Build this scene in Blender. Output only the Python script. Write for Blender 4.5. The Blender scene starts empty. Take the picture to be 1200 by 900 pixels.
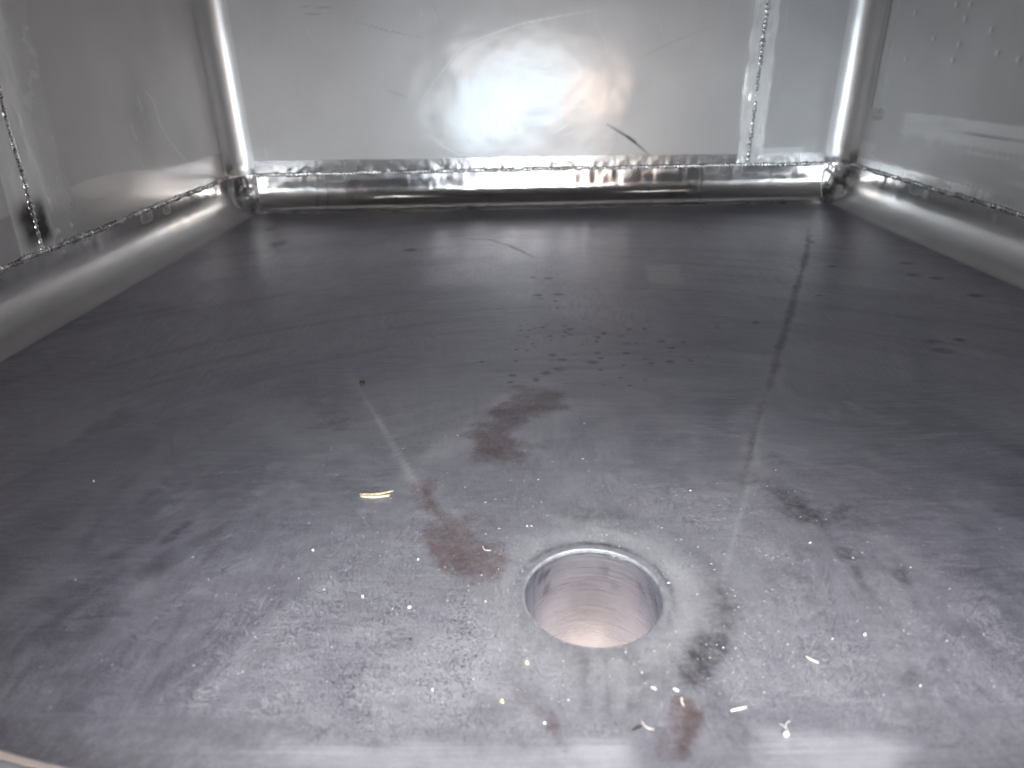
import bpy, bmesh, math, random
import numpy as np
from mathutils import Vector

random.seed(7)
rng = np.random.default_rng(11)
scene = bpy.context.scene
COL = scene.collection

# ------------------------------------------------------------------ camera
H = 0.30                                   # lens height above the tank floor
PITCH, YAW, ROLL = map(math.radians, (25.1, 0.7, 1.3))
FPX = 800.0                                # focal length in 1200-px-wide picture units
fw = np.array([-math.sin(YAW) * math.cos(PITCH), math.cos(YAW) * math.cos(PITCH), -math.sin(PITCH)])
rt0 = np.array([math.cos(YAW), math.sin(YAW), 0.0])
up0 = np.cross(rt0, fw)
rt = rt0 * math.cos(ROLL) - up0 * math.sin(ROLL)
up = np.cross(rt, fw)
cam_d = bpy.data.cameras.new('camera')
cam = bpy.data.objects.new('camera', cam_d)
COL.objects.link(cam)
from mathutils import Matrix
cam.matrix_world = Matrix(((rt[0], up[0], -fw[0], 0), (rt[1], up[1], -fw[1], 0), (rt[2], up[2], -fw[2], H), (0, 0, 0, 1)))
cam_d.sensor_width = 36
cam_d.lens = FPX / 1200 * 36
cam_d.clip_start = 0.005
cam_d.clip_end = 100
cam_d.dof.use_dof = True
cam_d.dof.focus_distance = 0.70
cam_d.dof.aperture_fstop = 7.0
scene.camera = cam

# ------------------------------------------------------------------ light
world = bpy.data.worlds.new('World')
scene.world = world
world.use_nodes = True
bg = world.node_tree.nodes['Background']
bg.inputs['Color'].default_value = (1.0, 0.985, 0.955, 1)
bg.inputs['Strength'].default_value = 4.6

def area_lamp(name, loc, target, sx, sy, power, color):
    d = bpy.data.lights.new(name, 'AREA')
    d.shape = 'ELLIPSE'; d.size = sx; d.size_y = sy; d.energy = power; d.color = color
    o = bpy.data.objects.new(name, d); COL.objects.link(o)
    o.location = loc
    o.rotation_euler = (Vector(target) - Vector(loc)).to_track_quat('-Z', 'Y').to_euler()
    return o
# daylight that comes in through the manway behind the lens
day = area_lamp('daylight_lamp', (-0.02, -0.20, 0.12), (-0.02, 1.6, 0.22), 0.62, 0.15, 2.3, (0.42, 0.74, 1.0))
day.rotation_euler.rotate_axis('Z', math.radians(14))
area_lamp('added_glint_lamp', (0.33, -0.22, 0.15), (0.2, 1.6, 0.2), 0.07, 0.13, 0.8, (1.0, 0.55, 0.28))  # added lamp, only there to tint the rear-wall reflection's edge orange
area_lamp('overhead_daylight_lamp', (0.06, -0.55, 0.95), (0.05, 0.45, 0.0), 1.0, 0.7, 4.5, (0.50, 0.56, 1.0))

scene.view_settings.view_transform = 'Standard'
scene.view_settings.look = 'None'
scene.view_settings.exposure = 1.0
scene.view_settings.gamma = 1.0
scene.cycles.max_bounces = 14
scene.cycles.glossy_bounces = 10
scene.cycles.diffuse_bounces = 5
scene.cycles.caustics_reflective = True
scene.cycles.blur_glossy = 0.6
scene.cycles.sample_clamp_indirect = 6.0
scene.cycles.use_denoising = True

# ------------------------------------------------------------------ tank measures (metres)
XL, XR, YB, YF, ZT = -0.65, 0.755, 1.63, 0.20, 1.50
RC = 0.05                                  # cove radius
FX0, FX1, FY0, FY1 = XL + RC, XR - RC, 0.252, YB - RC
ZW = 0.08                                  # height of the bottom weld seam
DX, DY, DR = 0.0455, 0.3450, 0.0446        # drain
DIP = 0.012

# ------------------------------------------------------------------ numpy helpers
def vnoise(x, y, seed=0):
    r = np.random.default_rng(seed)
    t = r.random((256, 256))
    xi = np.floor(x).astype(int); yi = np.floor(y).astype(int)
    fx = x - xi; fy = y - yi
    fx = fx * fx * (3 - 2 * fx); fy = fy * fy * (3 - 2 * fy)
    g = lambda a, b: t[a % 256, b % 256]
    return ((g(xi, yi) * (1 - fx) + g(xi + 1, yi) * fx) * (1 - fy)
            + (g(xi, yi + 1) * (1 - fx) + g(xi + 1, yi + 1) * fx) * fy)
def fbm(x, y, sc, seed=0, octv=4):
    s = 0; a = 1; n = 0
    for k in range(octv):
        s = s + a * vnoise(x * sc * 2 ** k + 17.3 * k, y * sc * 2 ** k - 9.1 * k, seed + k); n += a; a *= 0.5
    return s / n
def sstep(a, b, v):
    t = np.clip((v - a) / (b - a), 0, 1)
    return t * t * (3 - 2 * t)
def seg_dist(x, y, pts):
    """distance to a polyline and the share of the way along it"""
    best = np.full(x.shape, 1e9); along = np.zeros(x.shape)
    L = [0.0]
    for a, b in zip(pts[:-1], pts[1:]): L.append(L[-1] + math.dist(a, b))
    for i, (a, b) in enumerate(zip(pts[:-1], pts[1:])):
        dx, dy = b[0] - a[0], b[1] - a[1]; l2 = dx * dx + dy * dy + 1e-12
        t = np.clip(((x - a[0]) * dx + (y - a[1]) * dy) / l2, 0, 1)
        d = np.hypot(x - a[0] - t * dx, y - a[1] - t * dy)
        m = d < best
        best = np.where(m, d, best); along = np.where(m, (L[i] + t * math.sqrt(l2)) / L[-1], along)
    return best, along

def floor_z(x, y):
    x = np.asarray(x, float); y = np.asarray(y, float)
    k = 0.0035
    vals = [x - 0.106, -(x + 0.011), 0.4544 * (y - 0.30), 0 * x]
    m = np.maximum.reduce(vals)
    s = m + k * np.log(sum(np.exp((v - m) / k) for v in vals))
    z = -DIP + 0.0205 * (s - 0.003)
    r = np.hypot(x - DX, y - DY)
    return z - 0.0022 * np.exp(-((r - DR) / 0.020) ** 2)

def at(px, py):
    """floor point under a picture point (1200 x 900)"""
    d = fw + rt * (px - 600) / FPX + up * (450 - py) / FPX
    z = 0.0
    for _ in range(6):
        t = (z - H) / d[2]
        z = float(floor_z(t * d[0], t * d[1]))
    return (t * d[0], t * d[1])
def atY(px, py, Y=YB):
    d = fw + rt * (px - 600) / FPX + up * (450 - py) / FPX
    t = Y / d[1]
    return (t * d[0], H + t * d[2])
def atX(px, py, X):
    d = fw + rt * (px - 600) / FPX + up * (450 - py) / FPX
    t = X / d[0]
    return (t * d[1], H + t * d[2])

# ------------------------------------------------------------------ mesh helpers
def mesh_obj(name, verts, faces, mat, parent=None, attrs=None, smooth=True):
    me = bpy.data.meshes.new(name)
    verts = np.asarray(verts, np.float32)
    faces = np.asarray(faces, np.int32)
    n = faces.shape[1]
    me.vertices.add(len(verts)); me.vertices.foreach_set('co', verts.ravel())
    me.loops.add(faces.size); me.loops.foreach_set('vertex_index', faces.ravel())
    me.polygons.add(len(faces))
    me.polygons.foreach_set('loop_start', np.arange(0, faces.size, n, dtype=np.int32))
    me.update(calc_edges=True)
    me.polygons.foreach_set('use_smooth', np.full(len(faces), smooth))
    for k, v in (attrs or {}).items():
        a = me.attributes.new(k, 'FLOAT', 'POINT')
        a.data.foreach_set('value', np.asarray(v, np.float32).ravel())
    me.validate()
    me.materials.append(mat)
    o = bpy.data.objects.new(name, me); COL.objects.link(o)
    o.parent = parent
    return o
def grid_faces(nu, nv, keep=None):
    i = np.arange(nu * nv).reshape(nu, nv)
    q = np.stack([i[:-1, :-1], i[1:, :-1], i[1:, 1:], i[:-1, 1:]], -1)
    q = q.reshape(-1, 4)
    return q if keep is None else q[keep.ravel()]
def tube(pts, radii, seg=8, flat=1.0):
    """closed tube through pts; flat squashes it in z"""
    pts = [Vector(p) for p in pts]; V = []; F = []
    n = len(pts)
    for i, p in enumerate(pts):
        t = (pts[min(i + 1, n - 1)] - pts[max(i - 1, 0)]).normalized()
        a = t.cross(Vector((0, 0, 1)));
        if a.length < 1e-3: a = Vector((1, 0, 0))
        a.normalize(); b = a.cross(t).normalized()
        for k in range(seg):
            w = 2 * math.pi * k / seg
            V.append(p + a * math.cos(w) * radii[i] + b * math.sin(w) * radii[i] * flat)
    for i in range(n - 1):
        for k in range(seg):
            F.append((i * seg + k, i * seg + (k + 1) % seg, (i + 1) * seg + (k + 1) % seg, (i + 1) * seg + k))
    V.append(pts[0]); V.append(pts[-1]); c0 = len(V) - 2; c1 = len(V) - 1
    for k in range(0, seg):
        F.append((c0, (k + 1) % seg, k, k)); F.append((c1, (n - 1) * seg + k, (n - 1) * seg + (k + 1) % seg, (n - 1) * seg + (k + 1) % seg))
    return V, F
def poly_obj(name, V, F, mat, parent=None, smooth=True):
    me = bpy.data.meshes.new(name)
    F = [tuple(dict.fromkeys(f)) for f in F]
    me.from_pydata([tuple(v) for v in V], [], F); me.update()
    me.polygons.foreach_set('use_smooth', np.full(len(me.polygons), smooth))
    me.materials.append(mat)
    o = bpy.data.objects.new(name, me); COL.objects.link(o); o.parent = parent
    return o

# ------------------------------------------------------------------ materials
class N:
    def __init__(self, name):
        self.m = bpy.data.materials.new(name); self.m.use_nodes = True
        self.t = self.m.node_tree; self.n = self.t.nodes; self.p = self.n['Principled BSDF']
    def new(self, typ, **kw):
        o = self.n.new(typ)
        for k, v in kw.items(): setattr(o, k, v)
        return o
    def link(self, a, b): self.t.links.new(a, b)
    def inp(self, sock, v):
        if isinstance(v, (int, float)): sock.default_value = v
        elif isinstance(v, tuple): sock.default_value = v + (1,) if len(v) == 3 and len(sock.default_value) == 4 else v
        else: self.link(v, sock)
    def attr(self, name): return self.new('ShaderNodeAttribute', attribute_name=name).outputs['Fac']
    def math(self, op, a, b=0.0, c=None, clamp=False):
        o = self.new('ShaderNodeMath', operation=op); o.use_clamp = clamp
        self.inp(o.inputs[0], a); self.inp(o.inputs[1], b)
        if c is not None: self.inp(o.inputs[2], c)
        return o.outputs[0]
    def ramp(self, v, a, b, lo=0.0, hi=1.0):
        o = self.new('ShaderNodeMapRange', interpolation_type='SMOOTHSTEP')
        self.inp(o.inputs['Value'], v); self.inp(o.inputs['From Min'], a); self.inp(o.inputs['From Max'], b)
        self.inp(o.inputs['To Min'], lo); self.inp(o.inputs['To Max'], hi)
        return o.outputs['Result']
    def mixc(self, f, a, b):
        o = self.new('ShaderNodeMix', data_type='RGBA'); s = o.inputs
        self.inp(s[0], f); self.inp(s[6], a); self.inp(s[7], b)
        return o.outputs[2]
    def mixf(self, f, a, b):
        o = self.new('ShaderNodeMix', data_type='FLOAT'); s = o.inputs
        self.inp(s[0], f); self.inp(s[2], a); self.inp(s[3], b)
        return o.outputs[0]
    def coords(self, sc=(1, 1, 1), rot=(0, 0, 0)):
        c = self.new('ShaderNodeTexCoord'); mp = self.new('ShaderNodeMapping')
        mp.inputs['Scale'].default_value = sc; mp.inputs['Rotation'].default_value = rot
        self.link(c.outputs['Object'], mp.inputs['Vector']); return mp.outputs['Vector']
    def noise(self, scale, vec=None, detail=3, rough=0.55, dist=0.0):
        o = self.new('ShaderNodeTexNoise'); o.inputs['Scale'].default_value = scale
        o.inputs['Detail'].default_value = detail; o.inputs['Roughness'].default_value = rough
        o.inputs['Distortion'].default_value = dist
        self.link(vec if vec is not None else self.coords(), o.inputs['Vector']); return o.outputs['Fac']
    def voro(self, scale, vec=None):
        o = self.new('ShaderNodeTexVoronoi'); o.inputs['Scale'].default_value = scale
        self.link(vec if vec is not None else self.coords(), o.inputs['Vector']); return o
    def bump(self, h, strength, dist, normal=None):
        o = self.new('ShaderNodeBump'); o.inputs['Strength'].default_value = strength; o.inputs['Distance'].default_value = dist
        self.link(h, o.inputs['Height'])
        if normal is not None: self.link(normal, o.inputs['Normal'])
        return o.outputs['Normal']
    def set(self, **kw):
        for k, v in kw.items(): self.inp(self.p.inputs[k.replace('_', ' ')], v)
        return self.m

def sheet_material(name, grain, base=(0.66, 0.645, 0.638), rough=0.24, haze=0.92, haze_rough=0.64):
    """mill-finish stainless; grain = coordinate scale that stretches the rolling marks"""
    m = N(name)
    polish, grind, stain_shade, scratch = (m.attr(k) for k in ('polish', 'grind', 'stain_shade', 'scratch'))
    big = m.noise(5.0, detail=4); mid = m.noise(38.0, detail=4)
    gr = m.noise(1.0, m.coords(grain), detail=3, rough=0.7)
    col = m.mixc(m.ramp(big, 0.3, 0.7), tuple(c * 0.90 for c in base), base)
    col = m.mixc(m.math('MULTIPLY', m.ramp(gr, 0.35, 0.7), 0.22), col, (0.68, 0.68, 0.68))
    col = m.mixc(grind, col, (0.86, 0.85, 0.84))
    col = m.mixc(scratch, col, (0.76, 0.76, 0.76))
    col = m.mixc(stain_shade, col, (0.075, 0.070, 0.072))
    r = m.math('ADD', rough - 0.07, m.math('MULTIPLY', m.math('ADD', mid, gr), 0.07))
    r = m.mixf(polish, r, 0.13)
    r = m.mixf(grind, r, m.math('ADD', 0.24, m.math('MULTIPLY', gr, 0.16)))
    r = m.mixf(scratch, r, 0.44)
    r = m.mixf(stain_shade, r, 0.5)
    nrm = m.bump(gr, 0.10, 0.0006)
    nrm = m.bump(mid, 0.10, 0.002, nrm)
    m.set(Base_Color=col, Metallic=1.0, Roughness=r, Normal=nrm)
    # a hazy second lobe: the fine pickled grain of the sheet scatters most of the light widely
    p2 = m.new('ShaderNodeBsdfPrincipled'); m.inp(p2.inputs['Base Color'], col); p2.inputs['Metallic'].default_value = 1.0
    p2.inputs['Roughness'].default_value = haze_rough; m.link(nrm, p2.inputs['Normal'])
    mx = m.new('ShaderNodeMixShader')
    m.inp(mx.inputs[0], m.math('MULTIPLY', m.math('SUBTRACT', 1.0, m.math('MULTIPLY', polish, 0.7)), haze))
    m.link(m.p.outputs[0], mx.inputs[1]); m.link(p2.outputs[0], mx.inputs[2])
    m.link(mx.outputs[0], m.n['Material Output'].inputs['Surface'])
    return m.m

MAT_POST = sheet_material('stainless_corner', (160, 160, 160), rough=0.30, haze=0.80, haze_rough=0.42)
MAT_ROOF = sheet_material('darkened_roof_steel', (160, 160, 160), base=(0.26, 0.255, 0.25), rough=0.4, haze=0.9)  # unseen roof coloured dark, so the rear cove reflects black
MAT_REAR = sheet_material('stainless_rear_sheet', (700, 10, 9), rough=0.19)
MAT_SIDE = sheet_material('stainless_side_sheet', (10, 600, 9))
MAT_COVE_REAR = sheet_material('stainless_rear_cove', (160, 160, 160), rough=0.14, haze=0.06, haze_rough=0.45)
MAT_COVE = sheet_material('stainless_cove', (160, 160, 160), rough=0.24, haze=0.66, haze_rough=0.5)

def floor_material():
    m = N('stainless_floor_dirty')
    dust, grime_shade, rust, wipe, pale = (m.attr(k) for k in ('dust', 'grime_shade', 'rust', 'wipe', 'pale'))
    big = m.noise(3.2, detail=5, rough=0.6)
    cloud = m.noise(14.0, detail=6, rough=0.65, dist=0.6)
    fine = m.noise(1000.0, detail=2, rough=0.8)
    grit = m.noise(1300.0, detail=1)
    swirl = m.noise(1.0, m.coords((26, 150, 1), (0, 0, 0.5)), detail=5, rough=0.7, dist=1.2)
    d = m.math('ADD', dust, m.math('MULTIPLY', m.math('SUBTRACT', cloud, 0.5), 0.55))
    d = m.math('MULTIPLY', d, m.ramp(fine, 0.32, 0.68, 0.10, 1.75))
    swirl2 = m.noise(1.0, m.coords((120, 24, 1), (0, 0, 0.55)), detail=6, rough=0.72, dist=1.6)
    wisp = m.noise(11.0, detail=7, rough=0.72, dist=2.2)
    sw = m.mixf(m.ramp(big, 0.42, 0.58), swirl, swirl2)
    d = m.math('ADD', d, m.math('MULTIPLY', m.math('SUBTRACT', sw, 0.5), 0.42))
    d = m.math('ADD', d, m.math('MULTIPLY', m.math('SUBTRACT', wisp, 0.5), 0.65), clamp=True)
    metal = m.mixc(m.ramp(big, 0.3, 0.7), (0.262, 0.254, 0.300), (0.342, 0.333, 0.388))
    sc_ = m.new('ShaderNodeVectorMath', operation='SCALE'); m.link(metal, sc_.inputs[0])
    m.link(m.math('MULTIPLY', m.ramp(fine, 0.3, 0.7, 0.80, 1.22), m.ramp(sw, 0.3, 0.7, 0.84, 1.16)), sc_.inputs['Scale'])
    metal = sc_.outputs[0]
    col = m.mixc(m.math('MULTIPLY', d, 0.75), metal, (0.275, 0.273, 0.268))
    speck = m.math('MULTIPLY', m.ramp(grit, 0.62, 0.72), m.ramp(d, 0.15, 0.8, 0.03, 0.30))
    col = m.mixc(speck, col, (0.66, 0.66, 0.64))
    col = m.mixc(pale, col, (0.44, 0.44, 0.44))
    br = m.attr('brush'); bg_ = m.noise(1.0, m.coords((7, 420, 1)), detail=4, rough=0.7)
    col = m.mixc(m.math('MULTIPLY', br, m.ramp(bg_, 0.3, 0.7, 0.45, 0.9)), col, (0.58, 0.58, 0.61))
    g = m.math('MULTIPLY', grime_shade, m.ramp(m.noise(120, detail=6, rough=0.8), 0.25, 0.66, 0.42, 1.05))
    col = m.mixc(g, col, (0.045, 0.043, 0.045))
    rn = m.math('ADD', m.math('MULTIPLY', m.noise(26, detail=3, rough=0.6, dist=0.8), 0.5), m.math('MULTIPLY', m.noise(330, detail=4, rough=0.8), 0.6))
    ru = m.math('MULTIPLY', m.ramp(m.math('ADD', rn, m.math('MULTIPLY', rust, 0.36)), 0.58, 1.16), m.ramp(rust, 0.0, 0.7, 0.0, 0.9))
    col = m.mixc(ru, col, (0.070, 0.038, 0.032))
    met = m.mixf(d, 0.92, 0.45)
    met = m.mixf(m.math('MAXIMUM', g, ru), met, 0.25)
    r = m.math('ADD', 0.36, m.math('MULTIPLY', d, 0.24))
    r = m.math('ADD', r, m.math('MULTIPLY', m.math('SUBTRACT', cloud, 0.5), 0.10))
    r = m.mixf(wipe, r, 0.28)
    met = m.mixf(br, met, 0.45)
    r = m.mixf(br, r, m.ramp(bg_, 0.3, 0.7, 0.30, 0.46))
    nrm = m.bump(fine, 0.16, 0.0006)
    nrm = m.bump(swirl, 0.03, 0.0006, nrm)
    return m.set(Base_Color=col, Metallic=met, Roughness=r, Normal=nrm)
MAT_FLOOR = floor_material()

def weld_material():
    m = N('weld_metal')
    n = m.noise(260, detail=3); h = m.noise(40, detail=3)
    col = m.mixc(m.ramp(h, 0.35, 0.65), (0.45, 0.44, 0.43), (0.80, 0.79, 0.78))
    return m.set(Base_Color=col, Metallic=1.0, Roughness=m.ramp(n, 0.3, 0.7, 0.16, 0.38))
MAT_WELD = weld_material()

def pipe_material():
    m = N('drain_pipe_painted_refl')
    warm_refl = m.attr('warm_refl'); stain_shade = m.attr('stain_shade')  # first mask: warm ground reflection, painted into the pipe's colour
    ring = m.noise(1.0, m.coords((14, 14, 420)), detail=3, rough=0.7)
    vert = m.noise(1.0, m.coords((260, 260, 6)), detail=3, rough=0.7)
    g = m.mixf(warm_refl, ring, vert)
    col = m.mixc(m.ramp(g, 0.15, 0.85), (0.52, 0.55, 0.60), (0.68, 0.71, 0.77))
    refl_col = m.mixc(m.ramp(g, 0.15, 0.85), (0.40, 0.205, 0.14), (0.52, 0.29, 0.205))
    col = m.mixc(warm_refl, col, refl_col)
    col = m.mixc(stain_shade, col, (0.12, 0.11, 0.11))
    r = m.mixf(warm_refl, m.ramp(g, 0.2, 0.8, 0.24, 0.34), m.ramp(g, 0.2, 0.8, 0.18, 0.26))
    return m.set(Base_Color=col, Metallic=1.0, Roughness=r, Normal=m.bump(g, 0.012, 0.0004))
MAT_PIPE = pipe_material()

def plain(name, c1, c2, scale=300, rough=0.6, metal=0.0):
    m = N(name)
    return m.set(Base_Color=m.mixc(m.ramp(m.noise(scale, detail=3), 0.35, 0.65), c1, c2), Roughness=rough, Metallic=metal)
MAT_RIM = plain('manway_rim_steel', (0.70, 0.69, 0.68), (0.78, 0.77, 0.76), 60, 0.38, 1.0)
MAT_LIP = plain('drain_lip_steel', (0.26, 0.26, 0.27), (0.36, 0.36, 0.37), 200, 0.6, 0.7)
MAT_STRAW = plain('straw', (0.46, 0.37, 0.20), (0.62, 0.54, 0.35), 500, 0.5)
MAT_WHITE = plain('white_shaving', (0.62, 0.62, 0.60), (0.74, 0.74, 0.72), 400, 0.4)
MAT_YELLOW = plain('yellow_flake', (0.62, 0.60, 0.16), (0.78, 0.76, 0.35), 600, 0.5)
MAT_BLACK = plain('black_sliver', (0.012, 0.012, 0.012), (0.03, 0.03, 0.03), 600, 0.5)
MAT_SEED = plain('dark_red_seed', (0.03, 0.008, 0.008), (0.07, 0.02, 0.02), 900, 0.3)
MAT_TAN = plain('tan_fibre', (0.50, 0.40, 0.32), (0.62, 0.54, 0.46), 600, 0.6)
MAT_GRAIN = plain('pale_grit', (0.38, 0.38, 0.37), (0.62, 0.62, 0.60), 200, 0.5)

# ------------------------------------------------------------------ surface under the tank
def ground():
    m = N('concrete_ground')
    n = m.noise(6, detail=6); f = m.noise(90, detail=4)
    col = m.mixc(m.ramp(n, 0.3, 0.7), (0.24, 0.185, 0.16), (0.30, 0.235, 0.205))
    mat = m.set(Base_Color=col, Roughness=0.9, Normal=m.bump(f, 0.4, 0.004))
    u = np.linspace(-6, 6, 25)
    X, Y = np.meshgrid(u, u, indexing='ij')
    Z = -0.42 + 0.004 * (fbm(X + 9, Y + 9, 0.8, 3) - 0.5)
    o = mesh_obj('ground', np.stack([X, Y, Z], -1).reshape(-1, 3), grid_faces(25, 25), mat)
    o['kind'] = 'structure'
ground()

# ------------------------------------------------------------------ the tank
tank = bpy.data.objects.new('steel_tank', None); COL.objects.link(tank)
tank.location = (0, 0, 0)
tank['label'] = 'inside of a welded stainless steel tank with a round drain in its dusty floor'
tank['category'] = 'tank'

# ---- floor
def axis(parts):
    out = [parts[0][0]]
    for a, b, step in parts:
        n = max(1, int(round((b - a) / step)))
        out += list(a + (b - a) * np.arange(1, n + 1) / n)
    return np.array(out)
SQ = 0.085                                  # half size of the ring-shaped grid round the drain
HS = 0.42                                   # share of it that the hole takes
def build_floor():
    nsq = 100
    xs = axis([(FX0, DX - SQ, 0.0028), (DX - SQ, DX + SQ, 2 * SQ / nsq), (DX + SQ, FX1, 0.0028)])
    ys = axis([(FY0, DY - SQ, 0.002), (DY - SQ, DY + SQ, 2 * SQ / nsq), (DY + SQ, 0.75, 0.0022), (0.75, FY1, 0.0036)]) if DY - SQ > FY0 else None
    X, Y = np.meshgrid(xs, ys, indexing='ij')
    u = (X - DX) / SQ; v = (Y - DY) / SQ; s = np.maximum(abs(u), abs(v))
    inside = s < 1 - 1e-9
    ang = np.arctan2(v, u); rr = np.hypot(u, v) + 1e-12
    w = np.clip((s - HS) / (1 - HS), 0, 1)
    rad_sq = SQ * rr
    # hole edge is a circle of radius DR, blending out to the square
    rad = (1 - w) * (DR + 0.0012 + (s - HS) * 0) + w * rad_sq
    X = np.where(inside, DX + np.cos(ang) * rad, X)
    Y = np.where(inside, DY + np.sin(ang) * rad, Y)
    sc = np.maximum.reduce([s[:-1, :-1], s[1:, :-1], s[1:, 1:], s[:-1, 1:]])
    keep = sc > HS + 1e-6
    Z = floor_z(X, Y)
    Z = Z + 0.0016 * (fbm(X + 3, Y + 3, 3.2, 21, 3) - 0.5) * sstep(0.0, 0.05, np.minimum.reduce([X - FX0, FX1 - X, FY1 - Y]))
    A = paint_floor(X, Y)
    used = np.zeros(X.size, bool)
    F = grid_faces(len(xs), len(ys), keep)
    used[F.ravel()] = True
    idx = np.cumsum(used) - 1
    P = np.stack([X, Y, Z], -1).reshape(-1, 3)[used]
    A = {k: a.ravel()[used] for k, a in A.items()}
    mesh_obj('floor_panel', P, idx[F], MAT_FLOOR, tank, A)

def paint_floor(X, Y):
    n1 = fbm(X + 5, Y + 5, 9, 31, 5); n2 = fbm(X + 5, Y + 5, 40, 41, 4); n3 = fbm(X * 1.0 + 2, Y + 8, 3, 51, 4)
    wx = X + 0.012 * (fbm(X + 7, Y, 12, 61, 3) - 0.5); wy = Y + 0.012 * (fbm(X, Y + 7, 12, 71, 3) - 0.5)
    dust = np.zeros_like(X); grime_shade = np.zeros_like(X); rust = np.zeros_like(X); wipe = np.zeros_like(X); pale = np.zeros_like(X)
    # dust lies thickest in the low part round the drain and thins out to the back and sides
    rd = np.hypot((X - DX) / 1.1, (Y - DY + 0.05) / 1.1)
    dust += 0.38 * np.exp(-(rd / np.where(X > DX, 0.17, 0.25)) ** 2) + 0.22 * np.exp(-((X - 0.0) / 0.30) ** 2 - ((Y - 0.50) / 0.32) ** 2)
    dust += 0.45 * (n3 - 0.5) + 0.12 + 0.35 * (n1 - 0.5)
    # swept arcs of a rag
    ra = np.hypot(X - 0.05, Y - 0.20); ta = np.arctan2(Y - 0.20, X - 0.05)
    arcs = fbm(ra * 3.0 + 5, ta * 0.25 + 5, 16, 333, 5)
    grime_shade += 0.22 * sstep(0.52, 0.72, arcs) * sstep(0.12, 0.3, ra) * sstep(0.35, 0.6, n3 + 0.1)
    dust += 0.14 * sstep(0.54, 0.74, fbm(ra * 3.0 + 9, ta * 0.3 + 2, 20, 343, 5)) * (1 - sstep(0.3, 0.7, ra))
    def stroke(arr, pxs, width, amt, soft=0.6, noise=0.5, fade=True, warp=True):
        pts = [at(*p) for p in pxs]
        d, t = seg_dist(wx, wy, pts) if warp else seg_dist(X, Y, pts)
        k = 1 - sstep(width * (1 - soft), width, d + width * noise * (n2 - 0.5) * 1.4)
        if fade: k = k * sstep(0, 0.2, t + 0.06) * sstep(0, 0.2, 1.06 - t)
        arr += amt * k * (0.55 + 0.9 * (n1 - 0.0) * 0.6)
    def spot(arr, px, py, rx, ry, amt, soft=0.5, noise=0.6, warp=True):
        c = at(px, py)
        xx, yy = (wx, wy) if warp else (X, Y)
        d = np.hypot((xx - c[0]) / rx, (yy - c[1]) / ry) + noise * (n2 - 0.5)
        arr += amt * (1 - sstep(1 - soft, 1, d))
    # crease lines: dust caught on the left fold, dirt on the right one
    stroke(dust, [(385, 395), (430, 470), (480, 560), (520, 620)], 0.006, 0.35, 1.0, 1.2)
    stroke(dust, [(470, 540), (520, 600), (560, 650)], 0.020, 0.30, 0.9)
    stroke(grime_shade, [(310, 270), (345, 325), (385, 395), (425, 462)], 0.005, 0.22, 1.0, 0.8, True, False)
    stroke(pale, [(318, 290), (345, 325), (385, 395), (430, 470), (480, 560), (530, 640), (560, 710)], 0.0030, 0.50, 1.0, 0.7, True, False)
    stroke(pale, [(430, 470), (465, 525), (500, 585), (535, 650)], 0.0022, 0.55, 0.9, 0.7, True, False)
    stroke(grime_shade, [(492, 565), (520, 608), (556, 690)], 0.006, 0.35, 1.0, 1.0)
    stroke(grime_shade, [(949, 262), (945, 300), (930, 350), (915, 405), (900, 460), (884, 505), (868, 590)], 0.0070, 1.0, 1.0, 1.0, True, False)
    stroke(rust, [(946, 290), (925, 370), (905, 440), (885, 505)], 0.009, 0.5, 0.9)
    stroke(pale, [(905, 440), (890, 505), (875, 575), (855, 650), (846, 690)], 0.0028, 0.50, 1.0, 0.8, True, False)
    stroke(dust, [(900, 470), (868, 600), (850, 660), (835, 730)], 0.022, 0.12, 1.0)
    spot(grime_shade, 948, 283, 0.012, 0.020, 0.9)
    # middle smear of old residue
    stroke(rust, [(566, 545), (595, 500), (650, 450)], 0.046, 0.75, 0.9, 1.0)
    stroke(grime_shade, [(580, 525), (600, 490), (650, 452)], 0.034, 0.5, 0.9, 1.0)
    spot(rust, 583, 522, 0.040, 0.045, 0.6, 1.0, 1.3)
    stroke(dust, [(495, 535), (550, 515), (600, 462), (648, 447)], 0.014, 0.9, 0.9, 1.0)
    stroke(dust, [(510, 530), (565, 500)], 0.034, 0.8, 1.0, 1.0)
    # brown residue beside the drain and running out over the sill
    spot(rust, 545, 632, 0.070, 0.060, 0.55, 1.0, 1.3)
    stroke(rust, [(600, 640), (545, 640), (520, 610)], 0.03, 0.35, 1.0, 1.0)
    stroke(rust, [(485, 555), (520, 610), (565, 680)], 0.020, 0.9, 0.9, 1.0)
    stroke(rust, [(806, 822), (792, 858), (770, 905)], 0.0055, 1.5, 1.0, 1.2)
    stroke(rust, [(822, 838), (808, 870), (792, 905)], 0.0040, 1.2, 1.0, 1.2)
    stroke(rust, [(806, 840), (790, 905)], 0.011, 0.55, 1.0, 1.2)
    stroke(rust, [(650, 835), (668, 890)], 0.006, 0.5, 0.9, 0.8, False)
    stroke(rust, [(600, 790), (640, 840)], 0.012, 0.4, 0.9, 1.0)
    stroke(grime_shade, [(818, 835), (800, 900)], 0.006, 0.7, 0.8)
    for x0 in (690, 715, 742, 752):
        stroke(grime_shade, [(x0, 768), (x0 + 2, 810), (x0 + 1, 850)], 0.0045, 0.30, 1.0, 1.2)
    stroke(grime_shade, [(590, 775), (640, 820), (660, 860)], 0.012, 0.5, 0.9)
    stroke(grime_shade, [(840, 740), (815, 790), (850, 840), (880, 890)], 0.013, 0.55, 0.9, 0.9)
    stroke(grime_shade, [(705, 775), (715, 830), (730, 900)], 0.06, 0.24, 1.0, 0.8, False)
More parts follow.
